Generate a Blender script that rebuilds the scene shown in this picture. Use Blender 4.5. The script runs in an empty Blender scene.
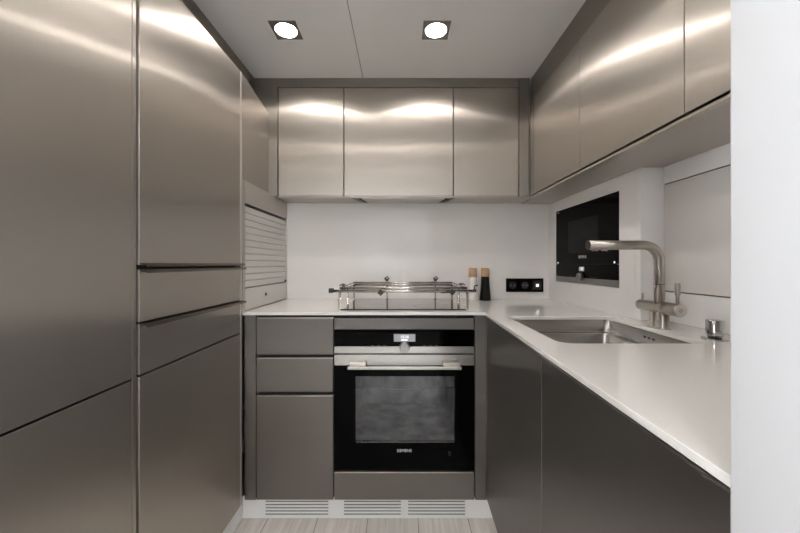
import bpy, bmesh, math
from mathutils import Vector, Matrix
S = bpy.context.scene
COL = S.collection
PI = math.pi

# ------------------------------------------------------------------ camera
F = 335.0                      # focal length in pixels of an 800 px wide frame
cam = bpy.data.cameras.new('camera'); camo = bpy.data.objects.new('camera', cam); COL.objects.link(camo)
camo.location = (0, 0, 1.10); camo.rotation_euler = (PI / 2, 0, 0)
cam.sensor_width = 36.0; cam.lens = F / 800 * 36.0
cam.shift_x = -1 / 800; cam.shift_y = -2.5 / 800
cam.clip_start = 0.02
S.camera = camo

# ------------------------------------------------------------------ world, light, exposure
w = bpy.data.worlds.new('world'); S.world = w; w.use_nodes = True
w.node_tree.nodes['Background'].inputs[0].default_value = (0.75, 0.85, 1.0, 1)
w.node_tree.nodes['Background'].inputs[1].default_value = 1.0
WINDOW_FILL_W = 64.0                # added daylight fill, entering by an unseen window behind the camera
LAMP = 20.0                    # emission of the ceiling downlights
def area(name, loc, rot, sx, sy, power, color):
    l = bpy.data.lights.new(name, 'AREA'); l.shape = 'RECTANGLE'; l.size = sx; l.size_y = sy
    l.energy = power; l.color = color
    o = bpy.data.objects.new(name, l); COL.objects.link(o); o.location = loc; o.rotation_euler = rot
    return o
area('added_window_fill', (-1.385, -1.5, 1.4), (0, -PI / 2, 0), 1.1, 1.4, WINDOW_FILL_W, (0.93, 0.96, 1.0))  # added fill light set in the unseen window
S.view_settings.view_transform = 'Standard'; S.view_settings.look = 'None'
S.view_settings.exposure = 2.6; S.view_settings.gamma = 1.0; S.view_settings.use_curve_mapping = False

# ------------------------------------------------------------------ materials
def nodes(name):
    m = bpy.data.materials.new(name); m.use_nodes = True
    nt = m.node_tree; return m, nt, nt.nodes['Principled BSDF']
def mat(name, col, rough=0.5, metal=0.0, coat=0.0, spec=0.5, var=0.0, scale=8.0, bump=0.0):
    m, nt, p = nodes(name)
    p.inputs['Roughness'].default_value = rough; p.inputs['Metallic'].default_value = metal
    p.inputs['Coat Weight'].default_value = coat; p.inputs['Coat Roughness'].default_value = 0.06
    p.inputs['Specular IOR Level'].default_value = spec
    tc = nt.nodes.new('ShaderNodeTexCoord'); nz = nt.nodes.new('ShaderNodeTexNoise')
    nz.inputs['Scale'].default_value = scale; nz.inputs['Detail'].default_value = 4
    nt.links.new(tc.outputs['Object'], nz.inputs['Vector'])
    mx = nt.nodes.new('ShaderNodeMix'); mx.data_type = 'RGBA'
    mx.inputs[6].default_value = (*[c * (1 - var) for c in col], 1)
    mx.inputs[7].default_value = (*[min(1, c * (1 + var)) for c in col], 1)
    nt.links.new(nz.outputs['Fac'], mx.inputs[0]); nt.links.new(mx.outputs[2], p.inputs['Base Color'])
    if bump:
        b = nt.nodes.new('ShaderNodeBump'); b.inputs['Strength'].default_value = bump; b.inputs['Distance'].default_value = 0.001
        nt.links.new(nz.outputs['Fac'], b.inputs['Height']); nt.links.new(b.outputs[0], p.inputs['Normal'])
    return m
def steel(name, col, rough=0.25, wide=0.38, mixf=0.76, vertical=True, wave=0.02):
    """Brushed steel: grain along z (or along x/y), so highlights stretch across the grain."""
    m, nt, p = nodes(name); L = nt.links
    out = nt.nodes['Material Output']
    tc = nt.nodes.new('ShaderNodeTexCoord'); mp = nt.nodes.new('ShaderNodeMapping')
    mp.inputs['Scale'].default_value = (420, 420, 2.5) if vertical else (3, 3, 500)
    L.new(tc.outputs['Object'], mp.inputs[0])
    nz = nt.nodes.new('ShaderNodeTexNoise'); nz.inputs['Scale'].default_value = 1; nz.inputs['Detail'].default_value = 2
    L.new(mp.outputs[0], nz.inputs['Vector'])
    mx = nt.nodes.new('ShaderNodeMix'); mx.data_type = 'RGBA'
    mx.inputs[6].default_value = (*[c * (1 - wave) for c in col], 1)
    mx.inputs[7].default_value = (*[c * (1 + wave) for c in col], 1)
    L.new(nz.outputs['Fac'], mx.inputs[0])
    tg = nt.nodes.new('ShaderNodeCombineXYZ'); tg.inputs[2].default_value = 1.0
    p2 = nt.nodes.new('ShaderNodeBsdfPrincipled')
    q = p2
    q.inputs['Metallic'].default_value = 1.0; q.inputs['Roughness'].default_value = wide
    q.inputs['Anisotropic'].default_value = 0.85
    q.inputs['Anisotropic Rotation'].default_value = 0.25 if vertical else 0.0
    L.new(tg.outputs[0], q.inputs['Tangent']); L.new(mx.outputs[2], q.inputs['Base Color'])
    g = nt.nodes.new('ShaderNodeBsdfAnisotropic'); g.distribution = 'GGX'
    g.inputs['Roughness'].default_value = rough; g.inputs['Anisotropy'].default_value = 0.80 if vertical else -0.6
    L.new(tg.outputs[0], g.inputs['Tangent']); L.new(mx.outputs[2], g.inputs['Color'])
    nt.nodes.remove(p)
    ms = nt.nodes.new('ShaderNodeMixShader'); ms.inputs[0].default_value = mixf
    L.new(g.outputs[0], ms.inputs[1]); L.new(p2.outputs[0], ms.inputs[2]); L.new(ms.outputs[0], out.inputs[0])
    return m
def emis(name, col, strength):
    m, nt, p = nodes(name)
    p.inputs['Base Color'].default_value = (*col, 1)
    p.inputs['Emission Color'].default_value = (*col, 1); p.inputs['Emission Strength'].default_value = strength
    return m
def glass(name, tint, refl=0.06, rough=0.02):
    m, nt, p = nodes(name); L = nt.links; out = nt.nodes['Material Output']
    t = nt.nodes.new('ShaderNodeBsdfTransparent'); t.inputs[0].default_value = (*tint, 1)
    g = nt.nodes.new('ShaderNodeBsdfGlossy'); g.inputs['Roughness'].default_value = rough
    fr = nt.nodes.new('ShaderNodeFresnel'); fr.inputs[0].default_value = 1.5
    ms = nt.nodes.new('ShaderNodeMixShader')
    L.new(fr.outputs[0], ms.inputs[0]); L.new(t.outputs[0], ms.inputs[1]); L.new(g.outputs[0], ms.inputs[2]); L.new(ms.outputs[0], out.inputs[0])
    return m
def floor_mat():
    m, nt, p = nodes('whitewashed_oak'); L = nt.links
    tc = nt.nodes.new('ShaderNodeTexCoord'); mp = nt.nodes.new('ShaderNodeMapping')
    mp.inputs['Rotation'].default_value = (0, 0, PI / 2); mp.inputs['Location'].default_value = (0.3, 0.143, 0)
    L.new(tc.outputs['Object'], mp.inputs[0])
    br = nt.nodes.new('ShaderNodeTexBrick'); br.inputs['Scale'].default_value = 1.0
    br.inputs['Brick Width'].default_value = 1.3; br.inputs['Row Height'].default_value = 0.216
    br.inputs['Mortar Size'].default_value = 0.0016; br.inputs['Mortar Smooth'].default_value = 0.3
    br.inputs['Color1'].default_value = (0.80, 0.76, 0.71, 1); br.inputs['Color2'].default_value = (0.68, 0.63, 0.58, 1)
    br.inputs['Mortar'].default_value = (0.16, 0.14, 0.12, 1)
    L.new(mp.outputs[0], br.inputs['Vector'])
    m2 = nt.nodes.new('ShaderNodeMapping'); m2.inputs['Scale'].default_value = (34, 2.2, 1); L.new(tc.outputs['Object'], m2.inputs[0])
    nz = nt.nodes.new('ShaderNodeTexNoise'); nz.inputs['Scale'].default_value = 1.6; nz.inputs['Detail'].default_value = 8; nz.inputs['Distortion'].default_value = 0.6
    L.new(m2.outputs[0], nz.inputs['Vector'])
    rp = nt.nodes.new('ShaderNodeValToRGB'); rp.color_ramp.elements[0].color = (0.72, 0.70, 0.68, 1); rp.color_ramp.elements[0].position = 0.3
    rp.color_ramp.elements[1].color = (1, 1, 1, 1); rp.color_ramp.elements[1].position = 0.65
    L.new(nz.outputs['Fac'], rp.inputs[0])
    mx = nt.nodes.new('ShaderNodeMix'); mx.data_type = 'RGBA'; mx.blend_type = 'MULTIPLY'; mx.inputs[0].default_value = 0.9
    L.new(br.outputs['Color'], mx.inputs[6]); L.new(rp.outputs[0], mx.inputs[7]); L.new(mx.outputs[2], p.inputs['Base Color'])
    p.inputs['Roughness'].default_value = 0.42
    return m
def quartz_mat():
    m, nt, p = nodes('white_quartz'); L = nt.links
    tc = nt.nodes.new('ShaderNodeTexCoord'); nz = nt.nodes.new('ShaderNodeTexNoise'); nz.inputs['Scale'].default_value = 260; nz.inputs['Detail'].default_value = 3
    L.new(tc.outputs['Object'], nz.inputs['Vector'])
    rp = nt.nodes.new('ShaderNodeValToRGB'); rp.color_ramp.elements[0].color = (0.76, 0.74, 0.70, 1); rp.color_ramp.elements[1].color = (0.84, 0.82, 0.79, 1)
    L.new(nz.outputs['Fac'], rp.inputs[0]); L.new(rp.outputs[0], p.inputs['Base Color'])
    p.inputs['Roughness'].default_value = 0.05; p.inputs['Specular IOR Level'].default_value = 0.65
    return m
def enamel_mat():
    m, nt, p = nodes('oven_enamel'); L = nt.links
    tc = nt.nodes.new('ShaderNodeTexCoord'); nz = nt.nodes.new('ShaderNodeTexNoise'); nz.inputs['Scale'].default_value = 14; nz.inputs['Detail'].default_value = 5
    L.new(tc.outputs['Object'], nz.inputs['Vector'])
    rp = nt.nodes.new('ShaderNodeValToRGB'); rp.color_ramp.elements[0].color = (0.34, 0.34, 0.35, 1); rp.color_ramp.elements[1].color = (0.85, 0.85, 0.86, 1)
    rp.color_ramp.elements[0].position = 0.3; rp.color_ramp.elements[1].position = 0.7
    L.new(nz.outputs['Fac'], rp.inputs[0]); L.new(rp.outputs[0], p.inputs['Base Color']); p.inputs['Roughness'].default_value = 0.35
    return m

M = dict(
    door=steel('brushed_bronze_steel', (0.47, 0.428, 0.385)),
    base=steel('brushed_grey_steel', (0.25, 0.235, 0.225)),
    edge=mat('pale_edge_aluminium', (0.60, 0.56, 0.51), 0.3, 1.0, var=0.03),
    fill=steel('brushed_filler_steel', (0.36, 0.33, 0.30)),
    under=mat('soffit_steel', (0.60, 0.565, 0.53), 0.5, 1.0, var=0.03),
    handle=mat('dark_bronze_rail', (0.16, 0.135, 0.115), 0.35, 1.0, var=0.05),
    dark=mat('dark_shadow_gap_core', (0.025, 0.023, 0.022), 0.7, var=0.05),
    carcass=mat('carcass_board', (0.10, 0.095, 0.09), 0.7, var=0.05),
    white=mat('white_gloss_panel', (0.82, 0.795, 0.775), 0.07, spec=0.4, var=0.01),
    white2=mat('white_flap_panel', (0.70, 0.665, 0.635), 0.25, var=0.01),
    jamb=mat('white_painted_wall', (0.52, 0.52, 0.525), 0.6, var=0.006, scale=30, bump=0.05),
    ceil=mat('grey_gloss_ceiling', (0.86, 0.855, 0.85), 0.07, spec=0.6, var=0.01),
    seam=mat('ceiling_seam_black', (0.02, 0.02, 0.02), 0.6),
    kick=mat('white_plinth', (0.82, 0.81, 0.80), 0.3, var=0.01),
    slot=mat('vent_slot_grey', (0.22, 0.215, 0.21), 0.6, var=0.05),
    quartz=quartz_mat(), floor=floor_mat(), enamel=enamel_mat(),
    shutter=mat('satin_shutter', (0.62, 0.595, 0.565), 0.38, 0.35, var=0.02),
    blackglass=mat('black_glass', (0.0012, 0.0012, 0.0014), 0.04, spec=0.05, var=0.0),
    ovsteel=steel('appliance_steel', (0.44, 0.425, 0.405), 0.34, 0.45, 0.4, vertical=False),
    bar=mat('satin_handle_steel', (0.50, 0.49, 0.475), 0.35, 1.0, var=0.02),
    chrome=mat('chrome', (0.50, 0.49, 0.48), 0.08, 1.0, var=0.01),
    tap=mat('brushed_tap_steel', (0.50, 0.46, 0.42), 0.29, 1.0, var=0.04, scale=60),
    knobsteel=mat('turned_knob_steel', (0.34, 0.33, 0.32), 0.3, 1.0, var=0.05),
    sink=mat('sink_steel', (0.48, 0.465, 0.45), 0.27, 1.0, var=0.05, scale=40),
    hob=mat('mirror_hob_glass', (0.46, 0.45, 0.43), 0.05, 0.9, var=0.01),
    rail=mat('polished_rail', (0.56, 0.54, 0.515), 0.24, 1.0, var=0.02),
    clamp=mat('dark_clamp_metal', (0.08, 0.075, 0.072), 0.4, 1.0, var=0.05),
    wood=mat('pale_cherry_wood', (0.56, 0.34, 0.20), 0.5, var=0.18, scale=30),
    millw=mat('white_mill_body', (0.72, 0.69, 0.65), 0.35, var=0.02),
    millb=mat('black_mill_body', (0.004, 0.004, 0.004), 0.35, spec=0.25, var=0.1),
    plastic=mat('black_plastic', (0.015, 0.015, 0.016), 0.25, var=0.1),
    ink=mat('white_print', (0.75, 0.75, 0.75), 0.5),
    greyink=mat('grey_print', (0.22, 0.22, 0.22), 0.5),
    display=emis('display_grey', (0.20, 0.20, 0.21), 0.16),
    digits=emis('display_digits', (0.95, 0.97, 1.0), 0.17),
    led=emis('white_indicator', (0.9, 0.9, 0.9), 0.12),
    lamp=emis('downlight_diffuser', (1.0, 0.95, 0.90), LAMP),
    frame=mat('lamp_frame_chrome', (0.35, 0.34, 0.33), 0.2, 1.0),
    glass=glass('tinted_oven_glass', (0.82, 0.82, 0.83)),
    pane=glass('clear_pane', (0.95, 0.96, 0.96)),
)

# ------------------------------------------------------------------ mesh helpers
def nb(): return bmesh.new()
def box(bm, x0, x1, y0, y1, z0, z1):
    v = [bm.verts.new(p) for p in ((x0,y0,z0),(x1,y0,z0),(x1,y1,z0),(x0,y1,z0),(x0,y0,z1),(x1,y0,z1),(x1,y1,z1),(x0,y1,z1))]
    for f in ((0,3,2,1),(4,5,6,7),(0,1,5,4),(1,2,6,5),(2,3,7,6),(3,0,4,7)): bm.faces.new([v[i] for i in f])
    return bm
def slab(bm, pts, z0, z1):
    """vertical prism over a plan polygon"""
    a = [bm.verts.new((x, y, z0)) for x, y in pts]; b = [bm.verts.new((x, y, z1)) for x, y in pts]
    bm.faces.new(a[::-1]); bm.faces.new(b)
    n = len(pts)
    for i in range(n): bm.faces.new((a[i], a[(i+1)%n], b[(i+1)%n], b[i]))
    return bm
def rrect(x0, x1, y0, y1, r, n=6):
    if r <= 0: return [(x0,y0),(x1,y0),(x1,y1),(x0,y1)]
    out = []
    for cx, cy, a in ((x1-r,y0+r,-PI/2),(x1-r,y1-r,0),(x0+r,y1-r,PI/2),(x0+r,y0+r,PI)):
        for k in range(n+1): out.append((cx+r*math.cos(a+k*PI/2/n), cy+r*math.sin(a+k*PI/2/n)))
    return out
def holed(bm, outer, holes, lo, hi, axis='z'):
    """flat plate with holes; polygon coords are (x,y) for z, (x,z) for y, (y,z) for x"""
    def P(u, v, t): return {'z': (u, v, t), 'y': (u, t, v), 'x': (t, u, v)}[axis]
    tmp = bmesh.new(); loops = []
    for L in [outer] + holes:
        vs = [tmp.verts.new(P(u, v, lo)) for u, v in L]; loops.append(vs)
        for i in range(len(vs)): tmp.edges.new((vs[i], vs[(i+1) % len(vs)]))
    bmesh.ops.triangle_fill(tmp, use_beauty=True, use_dissolve=False, edges=tmp.edges[:])
    tmp.verts.index_update(); base = [v.co.copy() for v in tmp.verts]; faces = [[v.index for v in f.verts] for f in tmp.faces]
    lidx = [[v.index for v in L] for L in loops]; tmp.free()
    d = Vector(P(0, 0, hi - lo))
    A = [bm.verts.new(c) for c in base]; B = [bm.verts.new(c + d) for c in base]
    for f in faces: bm.faces.new([A[i] for i in f]); bm.faces.new([B[i] for i in f[::-1]])
    for L in lidx:
        for i in range(len(L)): bm.faces.new((A[L[i]], A[L[(i+1)%len(L)]], B[L[(i+1)%len(L)]], B[L[i]]))
    bmesh.ops.recalc_face_normals(bm, faces=bm.faces[:])
    return bm
def cyl(bm, p0, p1, r0, r1=None, n=24):
    return lathe(bm, [(0, r0), (1, r0 if r1 is None else r1)], n, p0, p1)
def lathe(bm, prof, n=32, p0=(0,0,0), p1=(0,0,1)):
    """prof: (t, r) with t along p0->p1"""
    p0, p1 = Vector(p0), Vector(p1); ax = p1 - p0; q = ax.to_track_quat('Z', 'Y')
    rings = []
    for t, r in prof:
        c = p0 + ax * t
        rings.append([bm.verts.new(c + q @ Vector((r*math.cos(2*PI*k/n), r*math.sin(2*PI*k/n), 0))) for k in range(n)])
    bm.faces.new(rings[0][::-1]); bm.faces.new(rings[-1])
    for a, b in zip(rings, rings[1:]):
        for k in range(n):
            f = bm.faces.new((a[k], a[(k+1)%n], b[(k+1)%n], b[k])); f.smooth = True
    return bm
def tube(bm, pts, r, n=14):
    pts = [Vector(p) for p in pts]; rings = []; up = None
    for i, p in enumerate(pts):
        d = ((pts[i+1]-p) if i == 0 else (p-pts[i-1]) if i == len(pts)-1 else (pts[i+1]-p).normalized()+(p-pts[i-1]).normalized()).normalized()
        if up is None:
            up = Vector((0,0,1)) if abs(d.z) < .9 else Vector((1,0,0))
        s = d.cross(up).normalized(); up = s.cross(d).normalized()
        rings.append([bm.verts.new(p + s*r*math.cos(2*PI*k/n) + up*r*math.sin(2*PI*k/n)) for k in range(n)])
    bm.faces.new(rings[0][::-1]); bm.faces.new(rings[-1])
    for a, b in zip(rings, rings[1:]):
        for k in range(n):
            f = bm.faces.new((a[k], a[(k+1)%n], b[(k+1)%n], b[k])); f.smooth = True
    return bm
def bend(a, c, b, r, n=8):
    """points of a rounded corner at c between a and b"""
    a, c, b = Vector(a), Vector(c), Vector(b); u = (a-c).normalized(); v = (b-c).normalized()
    ang = u.angle(v); t = r/math.tan(ang/2); s, e = c+u*t, c+v*t; ctr = c+(u+v).normalized()*(r/math.sin(ang/2))
    out = []
    for k in range(n+1):
        f = k/n; a0 = (s-ctr); b0 = (e-ctr); w0 = PI-ang
        out.append(ctr + (a0*math.sin((1-f)*w0) + b0*math.sin(f*w0))/math.sin(w0))
    return out
def obj(name, bm, m, parent=None, bevel=0.0, seg=2):
    bmesh.ops.recalc_face_normals(bm, faces=bm.faces[:])
    me = bpy.data.meshes.new(name); bm.to_mesh(me); bm.free(); me.materials.append(M[m] if isinstance(m, str) else m)
    o = bpy.data.objects.new(name, me); COL.objects.link(o)
    if parent is not None:
        o.parent = parent; o.matrix_parent_inverse = Matrix.Translation(parent.location).inverted() if parent.type == 'EMPTY' else Matrix()
    if bevel:
        b = o.modifiers.new('bevel', 'BEVEL'); b.width = bevel; b.segments = seg; b.limit_method = 'ANGLE'; b.angle_limit = 0.6
    return o
def tag(o, label=None, cat=None, group=None, kind=None):
    for k, v in (('label', label), ('category', cat), ('group', group), ('kind', kind)):
        if v: o[k] = v
    return o
def thing(name, label, cat, loc=(0,0,0), group=None):
    o = bpy.data.objects.new(name, None); o.empty_display_size = 0.05; COL.objects.link(o); o.location = loc
    return tag(o, label, cat, group)
def struct(name, bm, m, bevel=0.0): return tag(obj(name, bm, m, None, bevel), kind='structure')
def text(name, s, size, loc, rot, m, parent, ext=0.0003, bold=0.0):
    c = bpy.data.curves.new(name, 'FONT'); c.body = s; c.size = size; c.align_x = 'CENTER'; c.align_y = 'CENTER'; c.extrude = ext; c.offset = bold
    t = bpy.data.objects.new(name, c); COL.objects.link(t); bpy.context.view_layer.update()
    me = bpy.data.meshes.new_from_object(t.evaluated_get(bpy.context.evaluated_depsgraph_get()))
    bpy.data.objects.remove(t)
    me.transform(Matrix.Translation(loc) @ rot.to_4x4()); me.materials.clear(); me.materials.append(M[m])
    o = bpy.data.objects.new(name, me); COL.objects.link(o); o.parent = parent
    o.matrix_parent_inverse = Matrix.Translation(parent.location).inverted() if parent.type == 'EMPTY' else Matrix()
    return o
FACE_Y = Matrix.Rotation(PI/2, 3, 'X')                              # text read from -y
FACE_X = Matrix.Rotation(-PI/2, 3, 'Z') @ Matrix.Rotation(PI/2, 3, 'X')   # text on a face looking to -x

RECESS = 0.012; CEIL = 2.083; YW = 1.95; YB = 1.424; YU = 1.77; XL = -0.665; CT = 0.897; CB = 0.885; UB = 1.459; XR = 0.8615; XR2 = 0.95; YS = 1.204
def FX(y): return 0.3284 + 0.0337*(y - 0.32)        # front face of the right-hand base run
# ------------------------------------------------------------------ setting
struct('floor', box(nb(), -1.4, 2.2, -2.6, 2.05, -0.05, 0.0), 'floor')
LAMPS = [(-0.483, 1.408), (0.147, 1.408)] + [(x, y) for x in (-0.483, 0.147) for y in (0.72, 0.0, -0.9, -1.8)] + [(1.2, -0.9), (1.2, -1.8)]  # unseen rows overhead follow the door streaks; rear ones added as fill
b = nb()
for xa, xb in ((-1.4, -0.2025), (-0.1995, 2.2)):
    holed(b, [(xa, -2.6), (xb, -2.6), (xb, 2.05), (xa, 2.05)], [[(x-.053, y-.053), (x+.053, y-.053), (x+.053, y+.053), (x-.053, y+.053)] for x, y in LAMPS if xa < x < xb], CEIL, CEIL+0.02)
struct('ceiling', b, 'ceil')
struct('trim_1', box(nb(), -1.4, 2.2, -2.6, 2.05, CEIL+0.0205, CEIL+0.05), 'seam')
struct('wall_back', box(nb(), -1.3, 1.4, YW, 2.05, 0, CEIL-0.0005), 'white')
struct('wall_left', holed(nb(), [(-2.4995, 0.0005), (2.05, 0.0005), (2.05, CEIL-0.0005), (-2.4995, CEIL-0.0005)], [[(-2.2, 0.85), (-0.8, 0.85), (-0.8, 1.95), (-2.2, 1.95)]], -1.4, -1.301, 'x'), 'jamb')
# right wall: niche wall, boxed-out part with the opening of the microwave
b = nb(); box(b, XR2, 1.4, 0.316, YS, 0.0005, CEIL-0.0005)
box(b, 1.30, 1.40, YS, YW-0.0005, 0.0005, CEIL-0.0005)
box(b, XR, 1.30, YS, YS+0.03, CT+0.0005, UB-0.012)
holed(b, [(YS+0.0305, CT+0.0005), (YW-0.0005, CT+0.0005), (YW-0.0005, UB-0.012), (YS+0.0305, UB-0.012)], [[(1.335, 1.012), (1.846, 1.012), (1.846, 1.380), (1.335, 1.380)]], XR, XR+0.02, 'x')
struct('wall_right', b, 'white')
# end wall beside the camera, and the room behind it
b = nb(); box(b, 0.3087, 2.1, 0.10, 0.315, 0.0005, CEIL-0.0005); box(b, 2.1, 2.2, -2.6, 0.315, 0.0005, CEIL-0.0005)
struct('wall_near', b, 'jamb', 0.002)
struct('wall_rear', box(nb(), -1.4, 2.1, -2.6, -2.5, 0.0005, CEIL-0.0005), 'jamb')
wf = struct('added_window_1', holed(nb(), [(-2.199, 0.851), (-0.801, 0.851), (-0.801, 1.949), (-2.199, 1.949)], [[(-2.15, 0.9), (-1.52, 0.9), (-1.52, 1.9), (-2.15, 1.9)], [(-1.48, 0.9), (-0.85, 0.9), (-0.85, 1.9), (-1.48, 1.9)]], -1.37, -1.32, 'x'), 'jamb')  # unseen window, added to carry the daylight fill
b = nb(); box(b, -1.348, -1.344, -2.149, -1.521, 0.901, 1.899); box(b, -1.348, -1.344, -1.479, -0.851, 0.901, 1.899)
obj('added_window_pane', b, 'pane', wf)
# recess faces between cabinet tops and the ceiling
struct('trim_2', box(nb(), -0.80, -0.775, -0.2, YU-0.001, 1.9, CEIL-0.0005), 'fill')
struct('trim_3', box(nb(), 0.69, 0.71, 0.318, YU-0.001, 1.9625, CEIL-0.0005), 'fill')
struct('trim_4', box(nb(), -0.52, 0.6225, YU, YU+0.018, 2.035, CEIL-0.0005), 'fill', 0.001)
b = nb(); box(b, -0.90, -0.653, YU, YU+0.018, UB-0.001, CEIL-0.0005); box(b, -0.6525, -0.5205, YU+0.001, YU+0.018, 2.035, CEIL-0.0005)
struct('trim_5', b, 'fill', 0.001)
b = nb(); box(b, 0.6255, 0.679, YU, YU+0.018, UB-0.001, CEIL-0.0005); box(b, 0.6805, 0.70, 1.718, YU-0.0015, UB-0.001, 1.958)
struct('trim_6', b, 'fill', 0.001)

# plinth (kick boards) below the base units
b = nb(); box(b, -0.685, 0.395, 1.449, 1.465, 0.0005, 0.0965)
struct('baseboard_back', b, 'kick')
struct('baseboard_left', box(nb(), -0.70, -0.6855, -0.2, 1.4485, 0.0005, 0.0965), 'kick')
def KX(y): return FX(y) + 0.028
struct('baseboard_right', slab(nb(), [(KX(.318), .318), (KX(.318)+.015, .318), (KX(1.448)+.015, 1.448), (KX(1.448), 1.448)], 0.0005, 0.0965), 'kick')
for i, (x0, x1) in enumerate(((265.5, 328.5), (344, 401), (408, 465))):
    X0, X1 = (x0-401)*1.448/F, (x1-401)*1.448/F
    t = thing('vent_grille', ['white slotted vent in the plinth under the drawer unit', 'left of the two white slotted vents under the oven', 'right of the two white slotted vents under the oven'][i], 'vent', ((X0+X1)/2, 1.448, 0.0), 'vents in the plinth')
    obj('backing', box(nb(), X0, X1, 1.4468, 1.4485, 0.010, 0.088), 'slot', t)
    b = nb()
    for k in range(6):
        z = 0.013 + k*0.0138; box(b, X0, X1, 1.4448, 1.4467, z-0.0028, z+0.0042)
    box(b, X0-0.003, X0+0.0005, 1.4448, 1.4467, 0.0102, 0.0862); box(b, X1-0.0005, X1+0.003, 1.4448, 1.4467, 0.0102, 0.0862)
    obj('grille_slats', b, 'kick', t)

# ------------------------------------------------------------------ tall cabinets on the left
def handle_left(y0, y1, z, parent, lip=True):
    b = nb(); box(b, XL, XL+0.020, y0, y1, z-0.0025, z+0.0025); box(b, XL+0.017, XL+0.020, y0, y1, z-0.0065, z-0.0025)
    return obj('handle', b, 'handle', parent, 0.0006)
t = thing('tall_cabinet', 'nearest brushed steel tall cabinet with one split and no handles', 'cabinet', (-0.95, 0.5, 0))
obj('carcass', box(nb(), -1.30, XL-0.021, 0.225, 0.846, 0.0972, 1.897), 'carcass', t)
obj('door', box(nb(), XL-0.020, XL, 0.227, 0.828, 0.817, 1.898), 'door', t, 0.0015)
obj('door', box(nb(), XL-0.020, XL, 0.227, 0.828, 0.0975, 0.812), 'door', t, 0.0015)
obj('edge_post', box(nb(), XL-0.020, XL-0.003, 0.833, 0.8455, 0.0975, 1.898), 'door', t, 0.001)
t = thing('tall_cabinet', 'brushed steel tall cabinet with two dark rail handles, before the roller shutter', 'cabinet', (-0.95, 1.1, 0))
obj('carcass', box(nb(), -1.30, XL-0.021, 0.847, 1.399, 0.0972, 1.897), 'carcass', t)
for z0, z1, hz in ((1.0975, 1.898, 1.1003), (0.951, 1.086, 1.0835), (0.817, 0.947, 0.9445), (0.0975, 0.812, None)):
    d = obj('door' if z1-z0 > .3 else 'drawer_front', box(nb(), XL-0.020, XL, 0.8515, 1.384, z0, z1), 'door', t, 0.0015)
    if hz: handle_left(0.853, 1.388 if z0 > 1.09 else 1.398, hz, d)
obj('end_panel', box(nb(), XL-0.020, XL+0.001, 1.387, 1.399, 0.0975, 1.898), 'under', t, 0.001)
struct('wall_left_near', box(nb(), -1.3, XL-0.002, -0.2, 0.224, 0.0972, 1.898), 'door')

# ------------------------------------------------------------------ wall cabinets
ULP = [(-1.0, 1.4015), (-0.6655, 1.4015), (-0.6995, 1.7685), (-1.0, 1.7685)]
t = thing('wall_cabinet', 'narrow steel wall cabinet above the roller shutter', 'cabinet', (-0.8, 1.58, 1.456))
obj('carcass', slab(nb(), [(-1.0, 1.402), (-0.687, 1.402), (-0.720, 1.768), (-1.0, 1.768)], 1.4565, 1.897), 'carcass', t)
obj('door', slab(nb(), [(-0.686, 1.404), (-0.6655, 1.404), (-0.6995, 1.768), (-0.7195, 1.768)], 1.4565, 1.898), 'door', t, 0.0015)
labs = ['left of the three back wall cabinets, narrow brushed steel door', 'wide middle back wall cabinet above the cooker hood', 'right of the three back wall cabinets, narrow brushed steel door']
for i, (x0, x1) in enumerate(((-0.6470, -0.3045), (-0.2990, 0.2740), (0.2790, 0.6205))):
    t = thing('wall_cabinet', labs[i], 'cabinet', ((x0+x1)/2, 1.86, UB), 'wall cabinets on the back wall')
    obj('carcass', box(nb(), x0-0.0015, x1+0.0015, YU+0.0195, YW-0.0005, UB+0.0005, 2.034), 'dark', t)
    obj('door', box(nb(), x0, x1, YU-0.001, YU+0.018, UB, 2.031), 'door', t, 0.0012)
labs = ['far small steel wall cabinet on the right, beside the corner', 'middle steel wall cabinet on the right, above the tap', 'nearest steel wall cabinet on the right, cut by the white wall']
for i, (y0, y1) in enumerate(((1.277, 1.714), (0.806, 1.274), (0.322, 0.803))):
    t = thing('wall_cabinet', labs[i], 'cabinet', (0.82, (y0+y1)/2, UB), 'wall cabinets on the right wall')
    xr = 0.9495
    obj('carcass', box(nb(), 0.7025, xr, y0-0.001, y1+0.001, UB+0.003, 1.9575), 'under', t)
    obj('door', box(nb(), 0.68, 0.70, y0, y1, UB+0.001, 1.955), 'door', t, 0.0012)
# soffit board carrying the right cabinets, its pale front edge
t = thing('soffit_board', 'grey steel board under the right-hand wall cabinets', 'board', (0.8, 1.0, 1.45))
b = nb(); box(b, 0.7025, XR2-0.0005, 0.318, YS-0.0005, 1.4485, 1.4585); box(b, 0.7025, XR2-0.0005, YS-0.0005, YW-0.0005, 1.4485, 1.4585)
obj('board', b, 'under', t)
obj('front_edge', box(nb(), 0.6860, 0.7020, 0.318, YU, 1.4485, 1.4560), 'edge', t)
t = thing('soffit_board', 'grey steel strip under the three back wall cabinets', 'board', (0, 1.86, 1.455))
obj('board', holed(nb(), [(-0.653, YU+0.004), (0.7000, YU+0.004), (0.7000, YW-0.0005), (-0.653, YW-0.0005)], [[(-0.262, YU+0.006), (0.288, YU+0.006), (0.25, 1.925), (-0.22, 1.925)]], UB-0.006, UB-0.0008), 'under', t)
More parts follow.
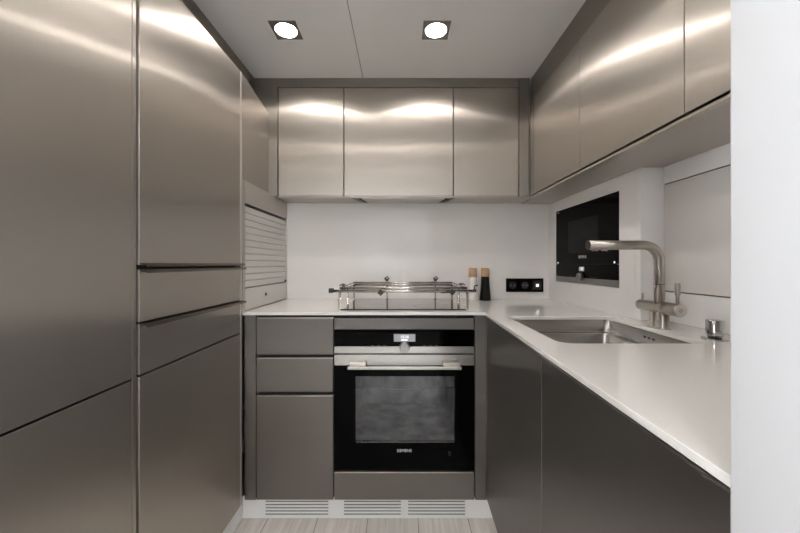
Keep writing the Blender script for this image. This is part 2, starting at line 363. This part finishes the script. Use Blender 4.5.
# cooker hood
t = thing('cooker_hood', 'slim built-in extractor hood beneath the middle back cabinet', 'cooker hood', (0, 1.83, 1.45))
hx0, hx1, hy0, hy1 = -0.260, 0.286, YU+0.007, 1.900
obj('housing', slab(nb(), [(hx0, hy0), (hx1, hy0), (hx1-0.034, hy1), (hx0+0.034, hy1)], 1.4490, UB-0.0008), 'fill', t)
obj('filter_panel', slab(nb(), [(hx0+0.052, hy0+0.004), (hx1-0.052, hy0+0.004), (hx1-0.074, hy1-0.006), (hx0+0.074, hy1-0.006)], 1.4465, 1.4488), 'under', t)
for sx in (0, 1):
    P = [(hx0+0.033, hy0+0.004), (hx0+0.052, hy0+0.004), (hx0+0.073, hy1-0.006), (hx0+0.055, hy1-0.006)]
    if sx: P = [((hx0+hx1)-x, y) for x, y in P]
    obj('suction_slot', slab(nb(), P, 1.4468, 1.4488), 'dark', t)

# ------------------------------------------------------------------ roller shutter unit
t = thing('roller_shutter_cabinet', 'pale roller shutter cabinet standing on the worktop, left corner', 'cabinet', (-0.8, 1.67, CT))
XS = XL+0.003
b = nb(); box(b, -1.0, XS-0.02, 1.4015, 1.4035, CT+0.0008, 1.4555); box(b, -1.0, -0.99, 1.4035, YW-0.001, CT+0.0008, 1.4555); box(b, -0.99, XS-0.02, 1.4035, YW-0.001, 1.445, 1.4555)
obj('carcass', b, 'carcass', t)
obj('housing_panel', box(nb(), XS-0.018, XS, 1.426, YW-0.001, 1.361, 1.4555), 'under', t, 0.001)
b = nb(); box(b, XS-0.018, XS, 1.4015, 1.425, CT+0.0008, 1.4555)
obj('side_rail', b, 'ovsteel', t, 0.001)
b = nb(); box(b, XS-0.018, XS, 1.934, YW-0.001, CT+0.0008, 1.3605)
obj('side_rail', b, 'under', t, 0.001)
# slatted curtain as one rippled sheet
prof = []; z = 0.9975; n = 12; pitch = (1.351-0.9975)/n
for k in range(n):
    z0 = z+k*pitch
    prof += [(XS-0.0115, z0), (XS-0.0065, z0+0.0014), (XS-0.005, z0+0.006), (XS-0.005, z0+pitch-0.006), (XS-0.0065, z0+pitch-0.0014)]
prof.append((XS-0.0115, z+n*pitch))
b = nb(); A = [b.verts.new((x, 1.4255, zz)) for x, zz in prof]; B = [b.verts.new((x, 1.9335, zz)) for x, zz in prof]
for i in range(len(prof)-1): b.faces.new((A[i], B[i], B[i+1], A[i+1]))
sh = obj('shutter_slats', b, 'shutter', t); so = sh.modifiers.new('solid', 'SOLIDIFY'); so.thickness = 0.004; so.offset = -1
bar_ = obj('bottom_bar', box(nb(), XS-0.012, XS-0.002, 1.4255, 1.9335, CT+0.004, 0.9945), 'shutter', t, 0.0015)
b = nb(); lathe(b, [(0, .008), (.6, .008), (1, .006)], 20, (XS-0.002, 1.645, 0.952), (XS+0.002, 1.645, 0.952)); obj('lock', b, 'clamp', bar_)
obj('corner_catch', box(nb(), XS-0.0045, XS+0.003, 1.918, 1.930, 0.999, 1.009), 'clamp', t)

# ------------------------------------------------------------------ base units
def drawer(parent, x0, x1, z0, z1, name='drawer_front'):
    d = obj(name, box(nb(), x0, x1, YB, YB+0.019, z0, z1), 'base', parent, 0.0012)
    obj('grip_edge', box(nb(), x0, x1, YB+0.0005, YB+0.015, z1+0.0003, z1+0.0048), 'edge', d)
    return d
t = thing('drawer_cabinet', 'grey steel base unit with two drawers above a door, left of oven', 'cabinet', (-0.45, 1.7, 0))
x0, x1 = (256.5-401)*YB/F, (333.2-401)*YB/F
b = nb(); box(b, x0-0.0015, x1+0.0015, YB+0.021, YW-0.003, 0.0975, 0.883)
obj('carcass', b, 'dark', t)
for z0, z1 in ((0.715, 0.868), (0.556, 0.697), (0.0975, 0.537)): drawer(t, x0, x1, z0, z1, 'door' if z0 < .2 else 'drawer_front')
t = thing('filler_panel', 'narrow steel filler strip between tall cabinet and drawer unit', 'panel', (-0.64, YB, 0.1))
obj('panel', box(nb(), -0.6645, x0-0.003, YB-0.001, YB+0.018, 0.0975, 0.8835), 'base', t, 0.001)
t = thing('filler_panel', 'narrow steel filler strip right of the oven, in the corner', 'panel', (0.34, YB, 0.1))
obj('panel', box(nb(), (475.3-401)*YB/F, FX(YB)-0.001, YB-0.001, YB+0.018, 0.0975, 0.8835), 'base', t, 0.001)
# oven housing
ox0, ox1 = (334.3-401)*YB/F, (474.3-401)*YB/F
t = thing('oven_cabinet', 'grey steel oven housing with top strip and bottom drawer', 'cabinet', ((ox0+ox1)/2, 1.7, 0))
b = nb(); box(b, ox0-0.0018, ox0-0.0003, YB+0.02, YW-0.003, 0.0975, 0.883); box(b, ox1+0.0003, ox1+0.0018, YB+0.02, YW-0.003, 0.0975, 0.883)
box(b, ox0, ox1, YB+0.02, YW-0.003, 0.0975, 0.112); box(b, ox0, ox1, YB+0.02, YW-0.003, 0.205, 0.217); box(b, ox0, ox1, YB+0.02, YW-0.003, 0.872, 0.883)
obj('carcass', b, 'dark', t)
obj('top_strip', box(nb(), ox0, ox1, YB, YB+0.019, 0.8215, 0.8705), 'base', t, 0.001)
drawer(t, ox0, ox1, 0.0975, 0.211)
# oven
OY = YB-0.004
t = thing('oven', 'black glass built-in oven with round knob and steel bar handle', 'oven', ((ox0+ox1)/2, 1.7, 0.22))
zo0, zo1 = 0.2275, 0.820
cx = (404.5-401)*YB/F
b = nb()   # hollow body
bx0, bx1 = ox0+0.012, ox1-0.012
wx0, wx1, wz0, wz1 = (355.5-401)*YB/F, (454.5-401)*YB/F, 0.343, 0.624
box(b, bx0, bx1, YB+0.021, 1.93, zo0+0.002, wz0-0.03); box(b, bx0, bx1, YB+0.021, 1.93, wz1+0.03, zo1-0.004)
box(b, bx0, wx0-0.03, YB+0.021, 1.93, wz0-0.03, wz1+0.03); box(b, wx1+0.03, bx1, YB+0.021, 1.93, wz0-0.03, wz1+0.03); box(b, wx0-0.03, wx1+0.03, 1.90, 1.93, wz0-0.03, wz1+0.03)
obj('cavity', b, 'enamel', t)
for zz in (0.565, 0.53):
    for X in (wx0-0.027, wx1+0.027): obj('side_rail', tube(nb(), [(X, YB+0.03, zz), (X, 1.89, zz)], 0.003, 8), 'bar', t)
b = nb()
zz = 0.545
tube(b, [(wx0-0.02, YB+0.05, zz+0.012), (-0.10, YB+0.05, zz+0.012), (-0.08, YB+0.05, zz), (0.09, YB+0.05, zz), (0.11, YB+0.05, zz+0.012), (wx1+0.02, YB+0.05, zz+0.012)], 0.003, 8)
tube(b, [(wx0-0.02, 1.86, zz), (wx1+0.02, 1.86, zz)], 0.003, 8)
for k in range(13):
    X = wx0-0.01 + k*(wx1-wx0+0.02)/12; tube(b, [(X, YB+0.05, zz), (X, 1.86, zz)], 0.0014, 6)
obj('wire_rack', b, 'bar', t)
obj('control_panel', box(nb(), ox0+0.001, ox1-0.001, OY, YB+0.019, 0.7505, zo1), 'blackglass', t, 0.0008)
obj('control_strip', box(nb(), ox0+0.001, ox1-0.001, OY-0.001, YB+0.019, 0.7215, 0.750), 'ovsteel', t, 0.0008)
d = obj('display', box(nb(), (393.8-401)*YB/F, (415.3-401)*YB/F, OY-0.0006, OY-0.0001, 0.771, 0.803), 'display', t)
text('clock_digits', '15:20', 0.016, (cx+0.0, OY-0.0012, 0.7905), FACE_Y, 'digits', d)
obj('display_bar', box(nb(), cx-0.014, cx+0.014, OY-0.0012, OY-0.0007, 0.776, 0.780), 'digits', d)
k_ = obj('knob', lathe(nb(), [(0, .0225), (.15, .0225), (.85, .021), (1, .0195)], 48, (cx, OY-0.0012, 0.749), (cx, OY-0.024, 0.749)), 'knobsteel', t)
for sgn in (-1, 1):
    b = nb()
    for k in range(3): 
        x = cx + sgn*(0.085+k*0.025) + (0.0); box(b, x-0.006, x+0.006, OY-0.0006, OY-0.0002, 0.7535, 0.7555)
    obj('touch_symbol', b, 'greyink', t)
# door
holeW = [(wx0, wz0), (wx1, wz0), (wx1, wz1), (wx0, wz1)]
dr = obj('door', holed(nb(), [(ox0+0.001, zo0), (ox1-0.001, zo0), (ox1-0.001, 0.670), (ox0+0.001, 0.670)], [holeW], OY, YB+0.017, 'y'), 'blackglass', t)
obj('door_glass', box(nb(), wx0+0.0003, wx1-0.0003, OY+0.001, OY+0.004, wz0+0.0003, wz1-0.0003), 'glass', dr)
obj('door_top_strip', box(nb(), ox0+0.001, ox1-0.001, OY-0.001, YB+0.017, 0.6705, 0.7155), 'ovsteel', dr, 0.0008)
hb = obj('handle', box(nb(), (348.3-401)*YB/F+0.003, (460.8-401)*YB/F-0.004, OY-0.042, OY-0.024, 0.664, 0.6755), 'bar', dr, 0.002)
for px in (359, 450):
    X = (px-401)*YB/F
    obj('handle_bracket', box(nb(), X-0.034, X+0.034, OY-0.040, OY-0.0012, 0.6757, 0.6935), 'edge', hb, 0.002)
text('logo', 'SIEMENS', 0.0168, (cx-0.001, OY-0.0006, 0.3085), FACE_Y, 'ink', dr)
b = nb(); X = (449.5-401)*YB/F
box(b, X-0.008, X+0.004, OY-0.0005, OY-0.0001, 0.302, 0.306); box(b, X-0.006, X-0.003, OY-0.0005, OY-0.0001, 0.286, 0.3015); box(b, X+0.002, X+0.006, OY-0.0005, OY-0.0001, 0.286, 0.3015)
obj('small_sticker', b, 'plastic', dr)

# right-hand base run
def rdoor(y0, y1, z0, z1, off=0.0, th=0.019):
    return slab(nb(), [(FX(y0)+off, y0), (FX(y0)+off+th, y0), (FX(y1)+off+th, y1), (FX(y1)+off, y1)], z0, z1)
labs = ['dark grey steel base unit under the sink, next to the corner', 'dark grey steel base unit nearest on the right, cut by the white wall']
for i, (y0, y1) in enumerate(((0.8245, 1.4215), (0.3185, 0.8215))):
    t = thing('base_cabinet', labs[i], 'cabinet', (0.6, (y0+y1)/2, 0), 'base cabinets of the right run')
    d = obj('door', rdoor(y0, y1, 0.0975, 0.8715), 'base', t, 0.001)
    obj('grip_edge', rdoor(y0, y1, 0.8718, 0.8736, 0.0003, 0.012), 'edge', d)
    b = nb(); X = FX(y1)+0.022
    box(b, X, XR2-0.001, y0-0.001, y0+0.012, 0.0975, 0.883); box(b, X, XR2-0.001, y1-0.012, y1+0.001, 0.0975, 0.883)
    box(b, X, XR2-0.001, y0+0.012, y1-0.012, 0.0975, 0.115); box(b, XR2-0.012, XR2-0.001, y0+0.012, y1-0.012, 0.115, 0.883)
    box(b, X, X+0.012, y0+0.012, y1-0.012, 0.80 if i else 0.86, 0.883)
    obj('carcass', b, 'dark', t)
# ------------------------------------------------------------------ worktop
SK = [(0.4080, 0.856), (0.784, 0.856), (0.800, 1.294), (0.4110, 1.294)]
def rpoly(P, r, n=6):
    out = []; RF = (1.3, 0.35, 0.7, 0.3)
    for i in range(len(P)):
        a, c, b2 = P[i-1], P[i], P[(i+1) % len(P)]
        out += [(v.x, v.y) for v in bend((a[0], a[1], 0), (c[0], c[1], 0), (b2[0], b2[1], 0), r*RF[i], n)]
    return out
def inset(P, d):
    cxx = sum(p[0] for p in P)/len(P); cyy = sum(p[1] for p in P)/len(P)
    return [(x-d*(1 if x > cxx else -1), y-d*(1 if y > cyy else -1)) for x, y in P]
def EX(y): return FX(y)-0.013
outer = [(XL+0.0005-0.0, 1.4045), (EX(1.4045)-0.006, 1.4045), (EX(1.3985), 1.3985), (EX(0.318), 0.318), (XR2-0.0008, 0.318), (XR2-0.0008, YS-0.0005), (XR2-0.0008, YS+0.0), (1.2, YS), (1.2, YW-0.0008), (-0.99, YW-0.0008), (-0.99, 1.408), (XL+0.0005, 1.408)]
outer = [(XL+0.0012, 1.4045), (EX(1.4045)-0.006, 1.4045), (EX(1.3985), 1.3985), (EX(0.318), 0.318), (XR2-0.0008, 0.318), (XR2-0.0008, YW-0.0008), (-0.985, YW-0.0008), (-0.985, 1.4085), (XL+0.0012, 1.4085)]
b = holed(nb(), outer, [rpoly(SK, 0.030)], CB, CT)
wt = tag(obj('worktop', b, 'quartz', None, 0.0012), 'white quartz L-shaped worktop running from shutter to white wall', 'worktop')
# sink
t = thing('sink', 'square stainless steel undermounted sink in the right worktop', 'sink', (0.6, 1.07, 0.7))
def loft(bm, loops, close=True):
    R = [[bm.verts.new((x, y, z)) for x, y in P] for P, z in loops]
    for a, c in zip(R, R[1:]):
        for k in range(len(a)): f = bm.faces.new((a[k], a[(k+1)%len(a)], c[(k+1)%len(c)], c[k])); f.smooth = True
    if close: bm.faces.new(R[-1])
    return bm
L = lambda d, r: rpoly(inset(SK, d), r, 6)
bm = loft(nb(), [(L(-0.012, 0.034), CB-0.0012), (L(0.0005, 0.030), CB-0.0008), (L(0.0005, 0.030), 0.842), (L(0.003, 0.030), 0.838), (L(0.014, 0.030), 0.836), (L(0.017, 0.030), 0.832), (L(0.018, 0.03), 0.716), (L(0.024, 0.03), 0.703), (L(0.036, 0.03), 0.699)])
bw = obj('bowl', bm, 'sink', t); so = bw.modifiers.new('solid', 'SOLIDIFY'); so.thickness = 0.0014; so.offset = 1
obj('drain', lathe(nb(), [(0, .042), (.6, .042), (1, .036)], 32, (0.60, 1.14, 0.6995), (0.60, 1.14, 0.7035)), 'chrome', t)
b = nb()
for k in range(3):
    y = 1.085-0.020*k
    xr_ = 0.784+(y-0.856)*(0.016/0.438)-0.0008
    slab(b, [(xr_-0.0010, y-0.0075), (xr_, y-0.0075), (xr_, y+0.0075), (xr_-0.0010, y+0.0075)], 0.8605, 0.8665)
obj('overflow_slots', b, 'dark', t)

# tap
TX = 0.823; ty = 1.067; tz = 0.962
t = thing('kitchen_tap', 'brushed steel L-shaped tap with side lever standing behind the sink', 'tap', (TX, ty, CT))
def LE(x, y, s): return (x-401)*y/F
cyl_z = tz
b = nb(); lathe(b, [(0, .0155), (.03, .0170), (.97, .0170), (1, .0165)], 36, (TX, 1.155, tz), (TX, 1.043, tz)); obj('valve_body', b, 'tap', t)
b = nb(); lathe(b, [(0, .0185), (.02, .0198), (.95, .0198), (1, .0185)], 36, (TX, 1.0425, tz), (TX, 0.985, tz)); hv = obj('lever_cap', b, 'tap', t)
obj('cap_emblem', lathe(nb(), [(0, .007), (1, .007)], 20, (TX, 0.985, tz), (TX, 0.9842, tz)), 'knobsteel', hv)
b = nb(); lathe(b, [(0, .0045), (.42, .0045), (.45, .0072), (.98, .0072), (1, .0065)], 20, (TX, 0.997, tz+0.018), (TX, 0.997, tz+0.080)); obj('lever', b, 'tap', hv)
b = nb(); lathe(b, [(0, .0040), (.4, .0040), (.45, .0045), (1, .0045)], 16, (TX, 1.142, tz+0.015), (TX, 1.142, tz+0.040)); obj('filter_lever', b, 'tap', t)
pth = [(TX, ty, tz+0.012)] + bend((TX, ty, tz), (TX, ty, 1.160), (0.6, ty, 1.160), 0.052, 14) + [(0.597, ty, 1.160)]
sp = obj('spout', tube(nb(), pth, 0.0148, 28), 'tap', t)
obj('collar', cyl(nb(), (TX, ty, 1.035), (TX, ty, 1.0365), 0.0153), 'clamp', sp)
obj('spout_ring', lathe(nb(), [(0, .0150), (1, .0150)], 28, (0.5965, ty, 1.160), (0.5945, ty, 1.160)), 'clamp', sp)
for x in (0.618, 0.648):
    obj('aerator', lathe(nb(), [(0, .0095), (.6, .0095), (1, .0075)], 20, (x, ty, 1.147), (x, ty, 1.1405)), 'chrome', sp)
for y, r in ((1.095, .0095), (1.046, .0125)):
    b = nb(); lathe(b, [(0, r+.006), (.05, r+.006), (.07, r), (1, r)], 24, (TX, y, CT+0.0003), (TX, y, tz-0.012)); obj('support_leg', b, 'tap', t)
# chrome push knob
t = thing('drain_control_knob', 'small round chrome control knob on the worktop near the white wall', 'knob', (0.845, 0.902, CT))
obj('base_plate', lathe(nb(), [(0, .029), (.6, .029), (1, .0265)], 40, (0.845, 0.902, CT+0.0003), (0.845, 0.902, CT+0.004)), 'chrome', t)
obj('knob', lathe(nb(), [(0, .0150), (.10, .0150), (.13, .019), (.2, .0195), (.97, .0195), (1, .0185)], 40, (0.845, 0.902, CT+0.0042), (0.845, 0.902, CT+0.053)), 'chrome', t)

# hob
t = thing('hob', 'grey reflective glass hob set on the worktop above the oven', 'hob', (0.015, 1.7, CT))
obj('glass_plate', box(nb(), -0.264, 0.287, 1.476, 1.925, CT+0.0003, CT+0.0045), 'hob', t, 0.0008)
for x, y, r in ((-0.13, 1.80, .09), (-0.13, 1.58, .075), (0.15, 1.80, .075), (0.15, 1.58, .09)):
    b = nb()
    for k in range(48):
        a, c = 2*PI*k/48, 2*PI*(k+1)/48
        vs = [b.verts.new((x+rr*math.cos(q), y+rr*math.sin(q), CT+0.0047)) for rr, q in ((r, a), (r, c), (r-.0015, c), (r-.0015, a))]; b.faces.new(vs)
    zr = obj('cooking_zone_ring', b, 'greyink', t); so = zr.modifiers.new('solid', 'SOLIDIFY'); so.thickness = 0.0002
# fiddle rail
t = thing('hob_guard_rail', 'polished steel guard rail with pot clamps around the hob', 'guard rail', (0.01, 1.69, CT))
rx0, rx1, ry0, ry1 = -0.268, 0.290, 1.470, 1.905
zt, zb = 0.9945, 0.9815
for zz, ext in ((zt, 0.0), (zb, 0.035)):
    b = nb()
    for y in (ry0, ry1): tube(b, [(rx0-ext*(y == ry0), y, zz), (rx1+ext*(y == ry0), y, zz)], 0.0066 if zz == zb else 0.0052, 12)
    for x in (rx0, rx1): tube(b, [(x, ry0+0.004, zz), (x, ry1-0.004, zz)], 0.0034, 12)
    obj('top_rail', b, 'rail', t)
b = nb()
for y in (ry0, ): tube(b, [(rx0+0.003, y, CT+0.0032), (rx1-0.003, y, CT+0.0032)], 0.0026, 10)
obj('bottom_rail', b, 'clamp', t)
for x in (rx0, rx1):
    for y in (ry0, 1.69, ry1):
        obj('post', lathe(nb(), [(0, .0085), (.04, .0085), (.05, .0058), (1, .0058)], 16, (x, y, CT+(0.0003)), (x, y, zb)), 'rail', t)
for x in (-0.079, 0.195):
    obj('post', lathe(nb(), [(0, .0065), (.04, .0065), (.05, .0036), (1, .0036)], 16, (x, ry1, CT+0.0048), (x, ry1, zb)), 'rail', t)
def clamp(x, y, z, ang, s, arm=None):
    b = nb(); box(b, -s, s, -s, s, -s, s); bmesh.ops.transform(b, matrix=Matrix.Translation((x, y, z)) @ Matrix.Rotation(ang, 4, 'Y'), verts=b.verts)
    if arm: tube(b, arm, 0.0035, 10)
    return obj('pot_clamp', b, 'clamp', t, 0.002)
clamp(-0.088, ry0-0.014, 0.976, 0.7, 0.0105, [(-0.088, ry0, 0.976), (-0.075, 1.56, 0.973), (-0.078, 1.60, 0.985)])
clamp(0.222, ry0-0.014, 0.978, 0.7, 0.0105, [(0.222, ry0, 0.976), (0.185, 1.52, 0.970), (0.165, 1.54, 0.985)])
for x in (-0.079, 0.195):
    clamp(x, ry1-0.003, 1.010, 0.0, 0.0075, [(x, ry1-0.003, 1.006), (x+0.012, ry1-0.02, 1.018), (x+0.002, ry1-0.03, 1.030), (x-0.012, ry1-0.02, 1.018), (x-0.004, ry1-0.006, 1.008)])
clamp(rx0-0.038, ry0, 0.9835, 0, 0.010); clamp(rx1+0.034, ry0, 0.9835, 0, 0.006, [(rx1+0.03, ry0, 0.983), (rx1+0.036, ry0+0.01, 1.004), (rx1+0.05, ry0+0.01, 1.006)])
clamp(rx0-0.020, 1.69, 0.992, 0.4, 0.008, [(rx0, 1.69, 0.99), (rx0-0.03, 1.70, 0.998), (rx0-0.045, 1.70, 0.990)])
clamp(rx1+0.020, 1.75, 0.992, 0.4, 0.007, [(rx1, 1.75, 0.99), (rx1+0.03, 1.75, 0.998), (rx1+0.045, 1.75, 0.990)])

# mills
for X, body, lab in ((0.401, 'millw', 'white mill with wooden top beside the hob rail'), (0.470, 'millb', 'black mill with wooden top beside the white one')):
    t = thing('pepper_mill' if body == 'millb' else 'salt_mill', lab, 'mill', (X, 1.87, CT), 'salt and pepper mills')
    o = (X, 1.87, CT+0.0003); top = (X, 1.87, CT+0.1803)
    obj('body', lathe(nb(), [(0, .0290), (.02, .0305), (.10, .0300), (.35, .0255), (.60, .0228), (.735, .0220)], 36, o, top), body, t)
    obj('wooden_head', lathe(nb(), [(.738, .0222), (.745, .0232), (.96, .0232), (.985, .0215), (1, .018)], 36, o, top), 'wood', t)

# socket strip on the back wall
t = thing('socket_strip', 'black glass triple socket and switch plate on the back wall', 'socket', (0.71, YW, 0.975))
sx0, sx1, sz0, sz1 = (505.8-401)*YW/F, (542.8-401)*YW/F, 0.938, 1.0165
obj('plate', box(nb(), sx0, sx1, YW-0.009, YW-0.0005, sz0, sz1), 'blackglass', t, 0.001)
w3 = (sx1-sx0)/3
for k in range(2):
    xc = sx0+w3*(k+.5)
    s_ = obj('socket', lathe(nb(), [(0, .022), (1, .021)], 32, (xc, YW-0.0092, .977), (xc, YW-0.0102, .977)), 'plastic', t)
    b = nb(); 
    for q in (-.0095, .0095): cyl(b, (xc+q, YW-0.0103, .977), (xc+q, YW-0.0107, .977), .0024, n=12)
    obj('socket_holes', b, 'greyink', s_)
xc = sx0+w3*2.5
obj('light_switch', box(nb(), xc-.026, xc+.026, YW-0.0105, YW-0.0092, .951, 1.003), 'plastic', t, .0005)
obj('indicator_light', box(nb(), xc-.0085, xc+.0085, YW-0.0112, YW-0.0106, .968, .985), 'led', t)

# microwave in the right wall
t = thing('microwave', 'black glass built-in microwave in the right wall behind the tap', 'microwave', (0.9, 1.585, 1.01))
XM = XR-0.0018
my0, my1, mz0, mz1 = 1.325, 1.857, 1.0055, 1.389
my0 = 1.322
obj('body', box(nb(), XR+0.001, 1.28, 1.337, 1.844, 1.014, 1.378), 'plastic', t)
dd = obj('door', box(nb(), XM, XR-0.0004, my0, my1, 1.1005, mz1), 'blackglass', t, .0006)
obj('viewing_window', box(nb(), XM-0.0004, XM-0.0001, 1.462, 1.725, 1.153, 1.316), mat('microwave_window', (0.010, 0.0105, 0.012), 0.12, spec=0.1), dd)
text('logo', 'SIEMENS', 0.019, (XM-0.0005, 1.588, 1.1335), FACE_X, 'ink', dd)
obj('door_mark', box(nb(), XM-0.0004, XM-0.0001, 1.818, 1.848, 1.375, 1.381), 'greyink', dd)
for y in (1.348, 1.832): obj('indicator_light', cyl(nb(), (XM, y, 1.107), (XM-0.002, y, 1.107), 0.0045, n=16), 'led', dd)
obj('control_panel', box(nb(), XM, XR-0.0004, my0, my1, 1.0345, 1.0985), 'blackglass', t, .0006)
obj('bottom_strip', box(nb(), XM-0.0005, XR-0.0004, my0, my1, mz0, 1.034), 'ovsteel', t, .0006)
dm = obj('display', box(nb(), XM-0.0004, XM-0.0001, 1.572, 1.618, 1.066, 1.087), 'display', t)
text('clock_digits', '12', 0.017, (XM-0.0008, 1.592, 1.0765), FACE_X, 'digits', dm)
obj('knob', lathe(nb(), [(0, .0190), (.8, .018), (1, .0165)], 36, (XM-0.0006, 1.592, 1.040), (XM-0.020, 1.592, 1.040)), 'knobsteel', t)
for yc in (1.68, 1.50):
    b = nb()
    for k in range(3): y = yc+k*0.022-.022; box(b, XM-0.0004, XM-0.0001, y-.005, y+.005, 1.0385, 1.0405)
    obj('touch_symbol', b, 'greyink', t)

# flap panel on the niche wall
XF = XR2-0.0005
t = thing('wall_flap', 'pale flush wall panel with dark gaps behind the tap', 'panel', (XF, 0.76, 1.0))
obj('gap_lining', box(nb(), XF-0.0012, XF, 0.318, YS-0.001, 1.0015, 1.3865), 'handle', t)
obj('panel', box(nb(), XF-0.006, XF-0.0014, 0.318, YS-0.001, 1.0055, 1.3825), 'white2', t, .0006)
t = thing('wall_panel', 'white splashback panel below the flap, behind the tap', 'panel', (XF, 0.76, CT))
obj('panel', box(nb(), XF-0.006, XF, 0.318, YS-0.001, CT+0.0008, 1.0012), 'white', t, .0006)
t = thing('wall_panel', 'white strip above the flap, under the right wall cabinets', 'panel', (XF, 0.76, 1.39))
obj('panel', box(nb(), XF-0.006, XF, 0.318, YS-0.001, 1.3868, 1.4480), 'white', t, .0006)

# ------------------------------------------------------------------ downlights
def downlight(x, y, label):
    t = thing('downlight', label, 'ceiling light', (x, y, CEIL), 'recessed downlights')
    h = 0.056
    ring = [(x+0.044*math.cos(2*PI*k/40), y+0.044*math.sin(2*PI*k/40)) for k in range(40)]
    sq = lambda q: [(x-q, y-q), (x+q, y-q), (x+q, y+q), (x-q, y+q)]
    b = holed(nb(), sq(h), [ring], CEIL-0.0025, CEIL-0.0004); holed(b, sq(0.0525), [ring], CEIL-0.0003, CEIL+0.014)
    obj('frame', b, 'frame', t)
    obj('diffuser', cyl(nb(), (x, y, CEIL+0.017), (x, y, CEIL+RECESS), 0.0435, n=40), 'lamp', t)
downlight(-0.483, 1.408, 'left square downlight with a bright round lens in the ceiling')
downlight(0.147, 1.408, 'right square downlight with a bright round lens in the ceiling')
for x, y in LAMPS[2:]: downlight(x, y, 'unseen square ceiling downlight helping to brighten the room')  # out-of-view lamps, those behind the camera added to raise the brightness
